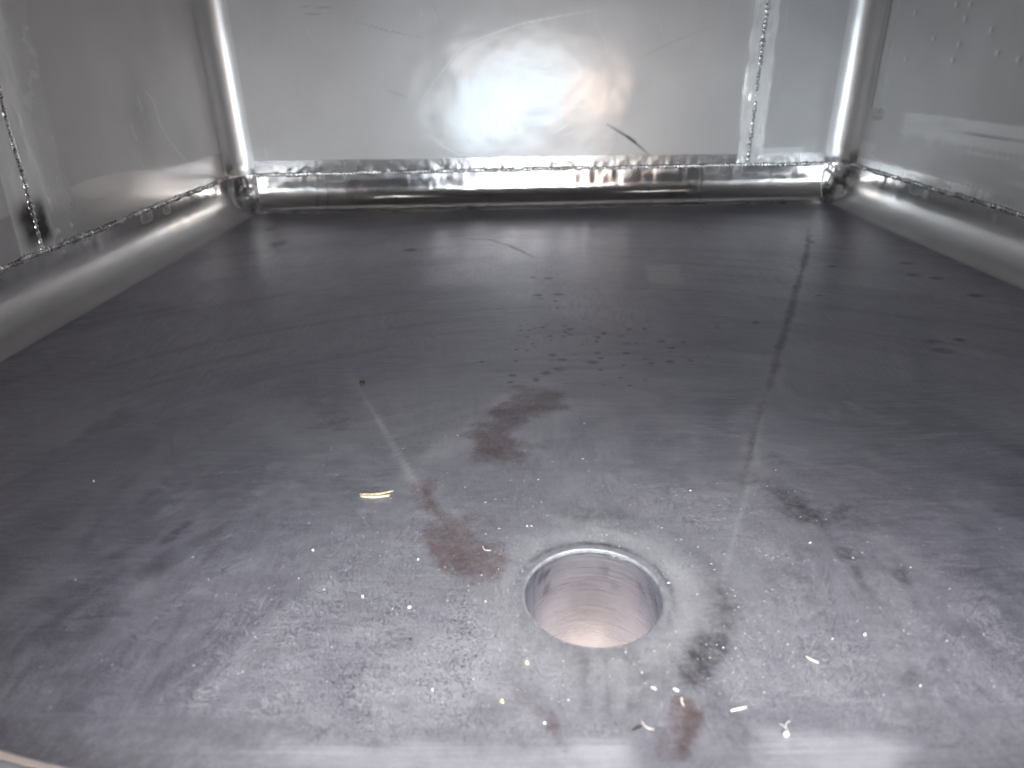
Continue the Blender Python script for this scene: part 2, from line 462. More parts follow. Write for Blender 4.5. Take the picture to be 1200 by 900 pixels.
    stroke(grime_shade, [(640, 770), (600, 740), (585, 700)], 0.02, 0.2, 1.0, 0.8)
    # ring worn round the drain
    r = np.hypot(X - DX, Y - DY); th = np.arctan2(Y - DY, X - DX)
    pale += 0.60 * np.exp(-((r - 0.060 - 0.008 * (n1 - 0.5)) / 0.009) ** 2) * (0.40 + 0.60 * sstep(-0.4, 0.8, np.cos(th + 0.8))) * (0.4 + n2)
    dust += 0.40 * np.exp(-((r - 0.064) / 0.016) ** 2)
    grime_shade += 0.55 * np.exp(-((r - DR - 0.0065) / 0.0022) ** 2) * sstep(-0.5, 0.6, np.sin(th) + 0.3 * np.cos(th)) * (0.5 + n2)
    grime_shade += 0.42 * np.exp(-((r - 0.083 - 0.015 * (n1 - 0.5)) / 0.011) ** 2) * sstep(-0.2, 0.6, np.cos(th - 0.2))
    # dried drops toward the back
    drops = [(625, 325, 6), (642, 326, 8), (630, 346, 7), (633, 350, 5), (655, 345, 8), (651, 353, 3), (653, 361, 3), (683, 374, 4),
             (636, 384, 6), (610, 387, 4), (618, 395, 5), (645, 394, 6), (661, 394, 5), (668, 386, 7), (624, 403, 4), (605, 410, 4),
             (648, 416, 8), (658, 422, 10), (695, 425, 11), (700, 414, 6), (704, 420, 6), (655, 433, 16), (640, 437, 12), (734, 414, 8),
             (757, 421, 7), (762, 426, 9), (785, 424, 8), (727, 443, 6), (738, 452, 5), (700, 395, 6), (728, 394, 5), (737, 386, 4),
             (735, 403, 5), (775, 400, 6), (787, 408, 6), (600, 440, 7), (565, 424, 5), (598, 448, 6), (1125, 398, 9), (1105, 411, 16),
             (1095, 400, 14), (1070, 322, 12), (1062, 308, 9), (1097, 326, 8), (975, 312, 8), (480, 293, 11), (885, 378, 7), (960, 346, 5), (1143, 346, 10)]
    for px, py, w in drops:
        c = at(px, py); dist = math.hypot(c[0], c[1]); rx = w * dist / FPX * 1.0
        spot(grime_shade, px, py, rx, max(rx * 0.8, 0.004), 0.85 if w < 13 else 0.5, 0.65, 0.6, False)
    rr2 = np.random.default_rng(5)
    for _ in range(34):
        px = rr2.normal(700, 75); py = rr2.normal(410, 22); rx = rr2.uniform(0.002, 0.006)
        spot(grime_shade, px, py, rx, rx * 1.6, rr2.uniform(0.3, 0.8), 0.6, 0.5, False)
    stroke(grime_shade, [(540, 280), (575, 281), (600, 290), (628, 303)], 0.006, 1.0, 0.7, 0.5)
    stroke(grime_shade, [(660, 388), (672, 394)], 0.003, 0.8)
    # smudges
    stroke(grime_shade, [(40, 538), (95, 515), (165, 482)], 0.024, 0.60, 0.8, 1.0)
    stroke(rust, [(40, 538), (95, 515), (165, 482)], 0.022, 0.30, 0.8, 1.0)
    stroke(grime_shade, [(190, 505), (235, 490), (275, 500)], 0.045, 0.50, 1.0, 0.8)
    stroke(grime_shade, [(345, 440), (395, 490), (380, 470)], 0.030, 0.40, 1.0, 1.0)
    stroke(grime_shade, [(395, 600), (410, 570), (425, 600)], 0.022, 0.55, 1.0, 1.0)
    stroke(grime_shade, [(0, 425), (35, 405), (85, 372)], 0.018, 0.5, 0.8, 0.8)
    for p in ([(150, 545), (105, 600), (65, 665)], [(170, 560), (130, 610)], [(285, 575), (215, 620), (130, 665)], [(230, 610), (160, 660), (150, 700)],
              [(205, 665), (185, 700), (168, 732)], [(300, 560), (240, 590), (180, 640)], [(330, 540), (240, 560), (120, 620)]):
        stroke(grime_shade, p, 0.010, 0.55, 1.0, 0.9)
    stroke(grime_shade, [(135, 722), (165, 735), (196, 752)], 0.0016, 0.7, 0.8)
    # old film and smears left by a rag, all round the drain
    film = sstep(0.44, 0.64, fbm(X + 2, Y + 6, 7, 911, 5)) * np.exp(-((X - 0.03) / 0.34) ** 4 - ((Y - 0.36) / 0.26) ** 4)
    grime_shade += 0.30 * film
    rs = np.random.default_rng(21)
    for _ in range(46):
        px, py = rs.uniform(150, 1080), rs.uniform(520, 860)
        if math.hypot(px - 700, (py - 695) * 1.3) < 120: continue
        a = rs.normal(-0.5 if px < 640 else 0.75, 0.45); l = rs.uniform(25, 90); bend = rs.uniform(-0.35, 0.35)
        p = [(px + l * t * math.cos(a) - bend * l * math.sin(math.pi * t) * math.sin(a), py + 0.75 * l * t * math.sin(a) + bend * l * math.sin(math.pi * t) * math.cos(a)) for t in (0, 0.33, 0.66, 1)]
        stroke(grime_shade if rs.random() < 0.72 else pale, p, rs.uniform(0.003, 0.017), rs.uniform(0.14, 0.42), 1.0, 1.1)
    # olive and dark blotches on the right, wiped arcs
    stroke(grime_shade, [(880, 585), (930, 590), (985, 615)], 0.032, 0.42, 1.0, 1.1)
    spot(grime_shade, 975, 605, 0.055, 0.040, 0.42, 0.9, 1.0)
    stroke(grime_shade, [(950, 640), (920, 670), (900, 690)], 0.022, 0.42, 1.0, 0.9)
    for p, w, a in (([(905, 555), (1000, 660), (1055, 745), (1085, 850)], 0.010, 0.38), ([(1040, 640), (1095, 740), (1118, 835)], 0.005, 0.40),
                    ([(1110, 600), (1165, 650), (1205, 695)], 0.008, 0.30), ([(880, 555), (960, 620), (1040, 720)], 0.006, 0.30),
                    ([(1010, 650), (1060, 705), (1090, 790), (1090, 850)], 0.014, 0.22), ([(985, 500), (1080, 545), (1200, 640)], 0.02, 0.16),
                    ([(960, 690), (1010, 760), (1020, 830)], 0.02, 0.16)):
        stroke(grime_shade, p, w * 1.2, a * 1.15, 1.0, 0.7)
    stroke(grime_shade, [(985, 465), (1020, 480)], 0.004, 0.4)
    stroke(grime_shade, [(800, 400), (815, 420), (890, 460)], 0.03, 0.14, 1.0)
    stroke(grime_shade, [(850, 290), (845, 360)], 0.03, 0.18, 1.0)
    # pale patches where tape was
    for q in ([(756, 311), (798, 309), (800, 333), (760, 333)], [(495, 318), (533, 320), (533, 333), (496, 334)], [(302, 255), (320, 255), (322, 300), (305, 305)]):
        P = [at(*p) for p in q]
        ins = np.ones_like(X) * 1e9; c = np.mean(P, 0)
        for a, b in zip(P, P[1:] + P[:1]):
            nx, ny = b[1] - a[1], a[0] - b[0]; l = math.hypot(nx, ny)
            s = ((X - a[0]) * nx + (Y - a[1]) * ny) / l; sc_ = ((c[0] - a[0]) * nx + (c[1] - a[1]) * ny) / l
            ins = np.minimum(ins, s * np.sign(sc_))
        k = sstep(-0.004, 0.006, ins + 0.006 * (n2 - 0.5))
        amt = 0.42 if q[0][0] == 756 else (0.10 if q[0][0] == 495 else 0.45)
        pale += amt * k * (0.6 + 0.6 * n1); wipe += 0.4 * k
    spot(grime_shade, 325, 286, 0.02, 0.05, 0.9, 0.7, 0.9)
    spot(grime_shade, 318, 268, 0.012, 0.03, 0.5, 0.7, 0.9)
    stroke(pale, [(430, 712), (480, 712), (535, 716)], 0.005, 0.35, 1.0)
    stroke(pale, [(690, 622), (720, 625), (742, 640)], 0.006, 0.35, 1.0)
    stroke(dust, [(660, 570), (690, 600), (640, 612)], 0.03, 0.2, 1.0)
    # ground strip along the front fold; bright middle, dark ends painted in as reflections
    f = (1 - sstep(FY0 - 0.020, FY0 - 0.006, Y + 0.045 * (n3 - 0.5) + 0.035 * (n1 - 0.5) + 0.010 * (n2 - 0.5)))
    mid = np.exp(-((X - 0.04) / 0.24) ** 4)
    brush = f * (0.15 + 0.65 * sstep(0.40, 0.58, fbm(X + 1, Y + 4, 13, 57, 3))) * mid
    dust *= 1 - 0.35 * f; grime_shade += 0.62 * (1 - sstep(FY0 - 0.002, FY0 + 0.004, Y + 0.004 * (n1 - 0.5))) * (1 - np.exp(-((X - 0.045) / 0.18) ** 4))
    # clean rim of the sheet next to the coves
    wipe += 0.75 * (1 - sstep(0.05, 0.75, FY1 - Y)); dust *= 0.35 + 0.65 * sstep(0.1, 0.8, FY1 - Y)
    c = lambda a: np.clip(a, 0, 1)
    return dict(dust=c(dust), grime_shade=c(grime_shade), rust=c(rust * 1.3), wipe=c(wipe), pale=c(pale), brush=c(brush))
build_floor()

# ---- coves between floor and walls
def cove_profile(n=22):
    """(distance from wall plane, height) from floor edge up to the weld seam"""
    out = [(RC + 0.006, -0.006)]
    for i in range(n + 1):
        a = math.pi / 2 * i / n
        out.append((RC * (1 - math.sin(a)), RC * (1 - math.cos(a)) - 0.0010 * (1 - i / n)))
    for z in np.linspace(RC + 0.004, ZW + 0.001, 9): out.append((0.0, z))
    return np.array(out)
PROF = cove_profile()
def straight_cove(name, p0, p1, inward, length_step=0.004, seed=0, label=None, mat=None):
    L = math.dist(p0, p1); n = int(L / length_step)
    t = np.linspace(0, 1, n)[:, None]; prof = PROF[None]
    px = p0[0] + (p1[0] - p0[0]) * t; py = p0[1] + (p1[1] - p0[1]) * t
    S = np.broadcast_to(t * L, (n, prof.shape[1])); D = np.broadcast_to(prof[..., 0], S.shape); Z = np.broadcast_to(prof[..., 1], S.shape)
    arc = np.broadcast_to(np.arange(prof.shape[1])[None] * 0.0036, S.shape)
    mask = sstep(0.0, 0.012, Z)
    wob = (0.0016 * (fbm(S + 3, arc * 0.4 + 1, 5, seed, 3) - 0.5) + 0.0005 * (fbm(S + 1, arc + 1, 30, seed + 5, 2) - 0.5)) * mask
    # hammered, crinkled flange just under the seam
    wob = wob + 0.0015 * (fbm(S * 1.0, arc * 0.25, 60, seed + 9, 2) - 0.5) * sstep(0.035, 0.06, Z)
    # kinks of the brake-pressed sheet
    wob = wob + 0.0003 * (fbm(S * 1.0, arc * 0.0, 38, seed + 12, 1) - 0.5) * mask
    D = D + wob
    X = px + inward[0] * D; Y = py + inward[1] * D
    Zf = Z + 0.0
    grind = sstep(0.060, 0.072, Z) * sstep(0.35, 0.6, fbm(S + 2, arc, 14, seed + 3, 3)) * 0.6
    stain_shade = 0.75 * sstep(0.56, 0.8, fbm(S + 7, arc * 0.5, 22, seed + 4, 3)) * sstep(0.05, 0.07, Z)
    lines = (0.3 if mat else 0.0) * (vnoise(S * 160, S * 0, seed + 20) > 0.93) * (fbm(S, arc, 20, seed + 8, 2) > 0.45)
    stain_shade = np.clip(stain_shade + lines, 0, 1) + (0.45 if mat else 0.0) * (1 - sstep(0.0, 0.006, Z)) * sstep(0.3, 0.7, fbm(S, arc, 30, seed + 6, 2))
    pol = 0.8 * sstep(0.045, 0.06, Z)
    o = mesh_obj(name, np.stack([X, Y, Zf], -1).reshape(-1, 3), grid_faces(n, prof.shape[1]), mat or MAT_COVE, tank,
                 dict(grind=grind, stain_shade=np.clip(stain_shade, 0, 1), polish=pol, scratch=0 * S))
    if label: o['label'] = label
    return o
straight_cove('cove', (FX0, YB), (FX1, YB), (0, -1), seed=100, mat=MAT_COVE_REAR, label='rounded bend at the foot of the rear wall')
straight_cove('cove', (XL, YF), (XL, FY1), (1, 0), seed=200, label='rounded bend at the foot of the left wall')
straight_cove('cove', (XR, YF), (XR, FY1), (-1, 0), seed=300, label='rounded bend at the foot of the right wall')

def corner_cove(cx, cy, a0, a1, seed):
    n = 40; th = np.linspace(a0, a1, n)[:, None]; prof = PROF[None]
    R = (RC - prof[..., 0]); Z = np.broadcast_to(prof[..., 1], (n, prof.shape[1])).copy()
    TH = np.broadcast_to(th, Z.shape); RR = np.broadcast_to(R, Z.shape)
    S = TH * RC; arc = np.broadcast_to(np.arange(prof.shape[1])[None] * 0.0036, Z.shape)
    edge = np.sin((TH - a0) / (a1 - a0) * math.pi)
    RR = np.maximum(RR, 0) - (0.017 * (fbm(S + 3, arc + 2, 34, seed, 3) - 0.5) + 0.004) * sstep(0.005, 0.02, Z) * np.clip(edge * 2, 0, 1)
    RR = np.maximum(RR, 0.0003)
    X = cx + RR * np.cos(TH); Y = cy + RR * np.sin(TH)
    st = 0.85 * sstep(0.50, 0.66, fbm(S + 1, arc + 4, 40, seed + 2, 3))  # black patches painted in for the corner's dark reflections
    mesh_obj('corner_cove', np.stack([X, Y, Z], -1).reshape(-1, 3), grid_faces(n, prof.shape[1]), MAT_COVE, tank,
             dict(grind=0 * Z, stain_shade=st, polish=0 * Z + 0.7, scratch=0 * Z))
corner_cove(FX0, FY1, math.pi, math.pi / 2, 400)
corner_cove(FX1, FY1, 0, math.pi / 2, 430)

# ---- front sill: the floor sheet curves up to the manway wall
def sill_rise(y, z0):
    d = np.clip((FY0 + 0.003 - y) / (FY0 + 0.003 - YF), 0, 1)
    return 0.010 * d ** 2
def front_sill():
    xs = np.arange(FX0 - 0.04, FX1 + 0.0401, 0.003); a = np.linspace(0, math.pi / 2, 40)
    X, A = np.meshgrid(xs, a, indexing='ij')
    wob = 0.003 * (fbm(X + 3, A * 0.1, 10, 501, 3) - 0.5) * np.sin(A)
    T = A / (math.pi / 2)
    Yv = FY0 + 0.003 - (FY0 + 0.003 - YF) * np.sin(A) + wob
    z0 = floor_z(X, np.full_like(X, FY0))
    Z = z0 + sill_rise(Yv - wob, z0)
    mesh_obj('sill', np.stack([X, Yv, Z], -1).reshape(-1, 3), grid_faces(len(xs), 40), MAT_FLOOR, tank,
             paint_floor(X, Yv))['label'] = 'brushed sill curving up in front of the floor'
front_sill()

# ---- walls
def wall(name, make, us, vs, mat, disp, attrs, label=None):
    U, V = np.meshgrid(us, vs, indexing='ij')
    Dn = disp(U, V) * sstep(0.0, 0.035, U - us[0] + 0.0) * sstep(0.0, 0.035, us[-1] - U)
    o = mesh_obj(name, np.stack(make(U, V, Dn), -1).reshape(-1, 3), grid_faces(len(us), len(vs)), mat, tank, attrs(U, V))
    if label: o['label'] = label
    return o

VW = 0.53                                   # vertical weld on the rear wall
def rear_disp(U, V):
    d = 0.0042 * (fbm(U + 3, V + 3, 2.6, 601, 3) - 0.5) + 0.0022 * (fbm(U + 1, V + 1, 9, 611, 2) - 0.5) + 0.0005 * (fbm(U + 1, V + 1, 26, 615, 2) - 0.5)
    near = np.exp(-((V - ZW) / 0.02) ** 2)
    d = d * sstep(0.0, 0.03, V - ZW) + 0.0010 * near * 2.0 * (fbm(U, V, 80, 621, 2) - 0.5)
    d += np.exp(-((U - VW) / 0.028) ** 6) * (0.0030 * (fbm(U * 1.6, V * 0.7, 45, 631, 3) - 0.4) + 0.0010)
    return d
def rear_attrs(U, V):
    n1 = fbm(U + 3, V + 1, 30, 641, 4); n2 = fbm(U + 3, V + 3, 8, 651, 3)
    edge = 0.107 + 0.0016 * (n1 - 0.5) - 0.006 * (U - 0.07)
    band = 1 - sstep(edge - 0.0015, edge + 0.0015, V)
    vb = sstep(VW - 0.030, VW - 0.025, U + 0.008 * (n1 - 0.5)) * (1 - sstep(VW + 0.027, VW + 0.032, U + 0.008 * (n1 - 0.5)))
    br = sstep(VW + 0.02, VW + 0.03, U) * (1 - sstep(0.645, 0.665, U)) * (1 - sstep(0.114, 0.12, V))
    grind = np.clip(vb * (0.65 + 0.5 * n1) + br * 0.8 + band * 0.15 * n2, 0, 1)
    polish = np.clip(band * 0.9 + 0.6 * vb, 0, 1)
    stain_shade = 0.50 * band * sstep(0.44, 0.6, n2) * (1 - br)  # smudges, and painted dark where the band mirrors the dark interior
    scratch = np.zeros_like(U)
    def line(pxs, w, amt, arr):
        d, t = seg_dist(U, V, [atY(*p) for p in pxs]); w *= 0.8
        arr += 0.75 * amt * (1 - sstep(w * 0.3, w, d)) * (0.35 + 0.65 * np.sin(np.clip(t, 0.02, 0.98) * math.pi))
    line([(495, 116), (510, 95), (528, 70), (545, 52), (570, 42), (610, 28), (650, 20), (698, 12)], 0.0038, 0.75, scratch)
    line([(505, 160), (520, 172), (542, 183)], 0.004, 0.8, scratch)
    line([(525, 158), (550, 168), (575, 171)], 0.003, 0.5, scratch)
    line([(590, 128), (600, 145), (607, 158)], 0.003, 0.6, scratch)
    line([(568, 140), (571, 158)], 0.003, 0.5, scratch)
    line([(650, 155), (668, 145)], 0.003, 0.7, scratch); line([(658, 160), (678, 152)], 0.003, 0.6, scratch)
    line([(695, 20), (710, 50), (713, 80)], 0.003, 0.3, scratch)
    line([(488, 5), (495, 15), (490, 27)], 0.003, 0.5, scratch)
    line([(767, 10), (775, 35), (780, 52)], 0.0025, 0.4, scratch); line([(770, 85), (764, 120)], 0.0025, 0.3, scratch)
    line([(922, 0), (921, 40)], 0.003, 0.5, scratch); line([(945, 40), (948, 60)], 0.002, 0.4, scratch)
    line([(352, 8), (390, 9)], 0.002, 0.4, stain_shade); line([(355, 16), (382, 17)], 0.002, 0.35, stain_shade); line([(357, 26), (360, 40), (366, 24)], 0.003, 0.4, scratch)
    line([(417, 26), (455, 36), (492, 44)], 0.002, 0.35, stain_shade); line([(455, 106), (478, 115)], 0.004, 0.22, stain_shade)
    line([(748, 69), (775, 55), (830, 32)], 0.002, 0.22, stain_shade); line([(505, 0), (518, 28)], 0.002, 0.25, stain_shade)
    line([(712, 146), (722, 152), (738, 162), (750, 172), (760, 181)], 0.0042, 1.25, stain_shade)
    line([(735, 160), (745, 167)], 0.006, 0.8, stain_shade)
    line([(301, 10), (302, 60)], 0.002, 0.3, scratch); line([(310, 170), (313, 188)], 0.004, 0.5, scratch)
    r = np.random.default_rng(77)
    for _ in range(70):
        u0 = r.uniform(-0.58, 0.68); v0 = r.uniform(0.12, 0.45); a = r.normal(math.pi / 2, 0.5); l = r.uniform(0.008, 0.05)
        d, t = seg_dist(U, V, [(u0, v0), (u0 + l * math.cos(a), v0 + l * math.sin(a))])
        scratch += r.uniform(0.02, 0.08) * (1 - sstep(0.0006, 0.0022, d))
    return dict(polish=polish, grind=grind, stain_shade=np.clip(stain_shade, 0, 1), scratch=np.clip(scratch, 0, 1))
us = axis([(FX0, FX1, 0.0028)]); vs = axis([(ZW, 0.13, 0.0016), (0.13, 0.46, 0.0028), (0.46, ZT, 0.02)])
wall('rear_wall', lambda U, V, D: (U, YB - D, V), us, vs, MAT_REAR, rear_disp, rear_attrs,
     'scratched rear wall with a bright reflection of the opening')

DENTS = [(1118, 70), (1163, 35), (1195, 70), (1095, 45), (1062, 70), (1073, 15), (1122, 5), (1138, 5), (1132, 22), (1125, 52), (1170, 62)]
def right_disp(U, V):
    d = 0.0040 * (fbm(U + 3, V + 3, 2.8, 701, 3) - 0.5) * sstep(0.0, 0.04, V - ZW)
    for i, p in enumerate(DENTS):
        y, z = atX(*p, XR); big = i in (0, 1, 2)
        r = np.hypot(U - y, (V - z))
        d += (0.0015 if big else 0.0006) * np.exp(-(r / (0.020 if big else 0.008)) ** 1.2)
    d += 0.0012 * np.exp(-((V - 0.163) / 0.006) ** 2) * sstep(0, 0.02, 1.44 - U)
    # shallow pressed strip that ends in an oval
    y0 = 1.545
    d -= 0.0022 * np.exp(-((U - y0) / 0.016) ** 4) * sstep(0.195, 0.205, V)
    q = np.hypot((U - 1.525) / 0.022, (V - 0.190) / 0.009)
    d -= 0.003 * np.exp(-((q - 0.8) / 0.35) ** 2)
    return d
def right_attrs(U, V):
    n1 = fbm(U + 3, V + 1, 25, 741, 4); n2 = fbm(U + 8, V * 6, 7, 751, 3)
    b1 = sstep(0.140, 0.172, V + 0.02 * (n1 - 0.5)) * (1 - sstep(0.198, 0.204, V + 0.004 * (n1 - 0.5))) * (1 - sstep(1.40, 1.45, U + 0.02 * (n1 - 0.5)))
    b2 = (1 - sstep(0.098, 0.103, V + 0.004 * (n1 - 0.5)))
    grind = np.clip(b1 * (0.40 + 0.6 * n2) + b2 * 0.45 * (0.5 + n1) + 0.35 * sstep(0.45, 0.6, n2) * (1 - sstep(0.15, 0.16, V)), 0, 1)
    st = 0.7 * np.exp(-((V - 0.180) / 0.0015) ** 2) * (b1 > 0.3) * sstep(0.35, 0.6, n2)
    st = st + 0.5 * np.exp(-((U - 1.560) / 0.003) ** 2) * (V > 0.2)
    sc = 0.7 * np.exp(-((U - 1.528) / 0.005) ** 2) * (V > 0.2); grind = np.clip(grind + 0.35 * np.exp(-((U - 1.545) / 0.016) ** 6) * (V > 0.2), 0, 1)
    for i, p in enumerate(DENTS):
        y, z = atX(*p, XR); sc = sc + 0.8 * np.exp(-(np.hypot(U - y - 0.003, V - z) / 0.0035) ** 2); st = st + 0.35 * np.exp(-(np.hypot(U - y + 0.004, V - z) / 0.004) ** 2)  # each dent painted pale on one side and dark on the other
    return dict(polish=b2 * 0.6, grind=grind, stain_shade=np.clip(st, 0, 1), scratch=np.clip(sc, 0, 1))
us_r = axis([(YF, 0.9, 0.012), (0.9, FY1, 0.0026)]); vs_r = axis([(ZW, 0.46, 0.0026), (0.46, ZT, 0.02)])
wall('side_wall', lambda U, V, D: (XR - D, U, V), us_r, vs_r, MAT_SIDE, right_disp, right_attrs, 'right wall with small pointed dents')

VL = 0.922
def left_disp(U, V):
    d = 0.0044 * (fbm(U + 9, V + 3, 2.8, 801, 3) - 0.5) * sstep(0.0, 0.04, V - ZW)
    d += np.exp(-((U - VL - 0.10 * (V - 0.1)) / 0.036) ** 6) * (0.0034 * (fbm(U * 1.4, V * 0.6, 40, 811, 3) - 0.4) + 0.001)
    d += 0.005 * np.exp(-((U - 1.30) / 0.05) ** 2 - ((V - 0.22) / 0.06) ** 2)
    return d
def left_attrs(U, V):
    n1 = fbm(U + 3, V + 1, 25, 841, 4); n2 = fbm(U + 3, V + 4, 70, 851, 3)
    w = VL + 0.10 * (V - 0.1)
    vb = sstep(w - 0.045, w - 0.040, U) * (1 - sstep(w + 0.030, w + 0.034, U + 0.004 * (n1 - 0.5)))
    vb2 = sstep(w + 0.030, w + 0.034, U) * (1 - sstep(w + 0.080, w + 0.09, U + 0.02 * (n1 - 0.5)))
    grind = np.clip(vb * (0.55 + 0.5 * n1) + vb2 * 0.22, 0, 1)
    st = 1.15 * np.exp(-((U - VL - 0.002) / 0.032) ** 4 - ((V - 0.118) / 0.030) ** 4) * (0.6 + 0.6 * n2)
    st = st + 0.35 * np.exp(-((U - 1.01) / 0.022) ** 2 - ((V - 0.13) / 0.03) ** 2) * sstep(0.45, 0.6, n2)
    sc = 0.7 * np.exp(-((U - w - 0.032) / 0.002) ** 2) * (V > 0.12) + 0.35 * sstep(0.66, 0.72, n2) * vb2
    def line(pxs, wd, amt):
        nonlocal sc
        d, t = seg_dist(U, V, [atX(*p, XL) for p in pxs]); sc = sc + amt * (1 - sstep(wd * 0.3, wd, d))
    line([(170, 107), (178, 120), (185, 145), (200, 168), (220, 190)], 0.0022, 0.5)
    line([(160, 112), (164, 130)], 0.003, 0.35); line([(153, 146), (160, 165)], 0.003, 0.35)
    for k in range(9): line([(158 + 3.1 * k % 17, 120 + 9 * k), (161 + 3.1 * k % 17, 126 + 9 * k)], 0.0018, 0.28)
    edge = ZW + 0.055 + 0.02 * np.exp(-((U - 1.1) / 0.15) ** 2)
    pol = 0.5 * (1 - sstep(edge - 0.002, edge + 0.002, V))
    return dict(polish=pol, grind=grind, stain_shade=np.clip(st, 0, 1), scratch=np.clip(sc, 0, 1))
us_l = axis([(YF, 0.75, 0.012), (0.75, FY1, 0.0026)])
wall('side_wall', lambda U, V, D: (XL + D, U, V), us_l, vs_r, MAT_SIDE, left_disp, left_attrs, 'left wall with a ground vertical weld')

def wall_corner(cx, cy, a0, a1, seed):
    n = 26; th = np.linspace(a0 + (a0 - a1) * 0.02, a1 + (a1 - a0) * 0.02, n); zs = axis([(ZW, 0.46, 0.006), (0.46, ZT, 0.03)])
    TH, Z = np.meshgrid(th, zs, indexing='ij')
    e = np.sin((TH - a0) / (a1 - a0) * math.pi)
    R = RC + (0.0016 * (fbm(TH * RC + 2, Z + 2, 14, seed, 2) - 0.5) + 0.010 * (fbm(TH * RC + 2, Z + 2, 40, seed + 7, 2) - 0.5) * np.exp(-((Z - ZW) / 0.03) ** 2)) * e
    st = 0.8 * np.exp(-((Z - ZW - 0.01) / 0.02) ** 2) * sstep(0.4, 0.6, fbm(TH * 0.05 + 2, Z, 50, seed + 3, 2))  # dark reflections painted in at the foot of the corner
    mesh_obj('wall_corner', np.stack([cx + R * np.cos(TH), cy + R * np.sin(TH), Z], -1).reshape(-1, 3), grid_faces(n, len(zs)), MAT_POST, tank,
             dict(polish=0 * Z, grind=0 * Z, stain_shade=st, scratch=0 * Z))
wall_corner(FX0, FY1, math.pi, math.pi / 2, 900)
wall_corner(FX1, FY1, 0, math.pi / 2, 930)

# ---- roof and front wall with its oval manway
def roof():
    xs = np.linspace(XL - 0.002, XR + 0.002, 50); ys = np.linspace(YF - 0.002, YB + 0.002, 50)
    X, Y = np.meshgrid(xs, ys, indexing='ij')
    mesh_obj('unseen_roof_panel', np.stack([X, Y, ZT + 0.004 * (fbm(X + 3, Y + 3, 3, 951, 2) - 0.5) - 0.003], -1).reshape(-1, 3), grid_faces(50, 50), MAT_ROOF, tank)
roof()
MX, MZ, MA, MB = 0.044, 0.200, 0.317, 0.187     # manway centre and half axes
def sup(t, a, b, n=4.0):
    c, q = math.cos(t), math.sin(t)
    return MX + a * math.copysign(abs(c) ** (2 / n), c), MZ + b * math.copysign(abs(q) ** (2 / n), q)
def front_wall():
    n = 96; V = []; F = []
    th = np.linspace(0, 2 * math.pi, n, endpoint=False)
    x0, x1, z0, z1 = XL, XR, -0.03, ZT
    def box(t):
        c, s = math.cos(t), math.sin(t)
        k = min(((x1 - MX) if c > 0 else (MX - x0)) / max(abs(c), 1e-6), ((z1 - MZ) if s > 0 else (MZ - z0)) / max(abs(s), 1e-6))
        return MX + k * c, MZ + k * s
    rings = [0, 0.15, 0.5, 1.0]
    for w in rings:
        for t in th:
            e = sup(t, MA + 0.008, MB + 0.008); b = box(math.atan2(e[1] - MZ, e[0] - MX))
            V.append((e[0] * (1 - w) + b[0] * w, YF, e[1] * (1 - w) + b[1] * w))
    for r in range(len(rings) - 1):
        for k in range(n):
            F.append((r * n + k, r * n + (k + 1) % n, (r + 1) * n + (k + 1) % n, (r + 1) * n + k))
    poly_obj('front_wall', V, F, MAT_COVE, tank)
    # rolled rim
    V = []; F = []; q = 14
    for t in th:
        for j in range(q):
            w = 2 * math.pi * j / q
            k = 0.013 * math.cos(w)
            e = sup(t, MA + 0.013 + k, MB + 0.013 + k); V.append((e[0], YF - 0.021 + 0.020 * math.sin(w), e[1]))
    for k in range(n):
        for j in range(q):
            F.append((k * q + j, k * q + (j + 1) % q, ((k + 1) % n) * q + (j + 1) % q, ((k + 1) % n) * q + j))
    poly_obj('manway_rim', V, F, MAT_RIM, tank)['label'] = 'pale rolled rim of the oval opening'
front_wall()

# ---- weld beads
def weld_bead(p0, p1, nrm, width, height, seed, pitch=0.0062, wander=0.0015):
    """row of overlapping ripples along p0-p1 standing on a surface with normal nrm"""
    p0, p1, nrm = Vector(p0), Vector(p1), Vector(nrm)
    L = (p1 - p0).length; t = (p1 - p0).normalized(); b = nrm.cross(t).normalized()
    ns = int(L / 0.0012); k = 9
    s = np.linspace(0, L, ns)
    r = np.random.default_rng(seed)
    ph = np.cumsum(1 + 0.55 * r.standard_normal(ns)) * 0.0012 / pitch
    rip = np.abs(np.sin(np.pi * ph)) ** 0.6
    amp = 0.35 + 1.1 * fbm(s + 3, s * 0, 45, seed + 1, 2)
    wid = width * (0.65 + 0.7 * fbm(s + 9, s * 0, 60, seed + 2, 3)) * (0.75 + 0.35 * rip)
    off = wander * 2 * (fbm(s + 2, s * 0, 18, seed + 3, 3) - 0.5)
    V = np.zeros((ns, k, 3))
    for j in range(k):
        w = -1 + 2 * j / (k - 1)
        h = height * (1 - w * w) ** 0.5 * (0.30 + 0.9 * rip * amp) - 0.0006
        pos = np.array(p0)[None] + np.outer(s, np.array(t)) + np.outer(off + wid * w, np.array(b)) + np.outer(h, np.array(nrm))
        V[:, j] = pos
    return mesh_obj('weld_bead', V.reshape(-1, 3), grid_faces(ns, k), MAT_WELD, tank)
weld_bead((FX0 - 0.02, YB - 0.0005, ZW), (FX1 + 0.02, YB - 0.0005, ZW), (0, -1, 0), 0.0044, 0.0030, 1001)['label'] = 'weld seam along the foot of the rear wall'
weld_bead((XL + 0.0005, YF + 0.05, ZW), (XL + 0.0005, FY1 + 0.02, ZW), (1, 0, 0), 0.0046, 0.0032, 1002)['label'] = 'weld seam along the foot of the left wall'
weld_bead((XR - 0.0005, YF + 0.05, ZW), (XR - 0.0005, FY1 + 0.02, ZW), (-1, 0, 0), 0.0044, 0.0030, 1003)['label'] = 'weld seam along the foot of the right wall'
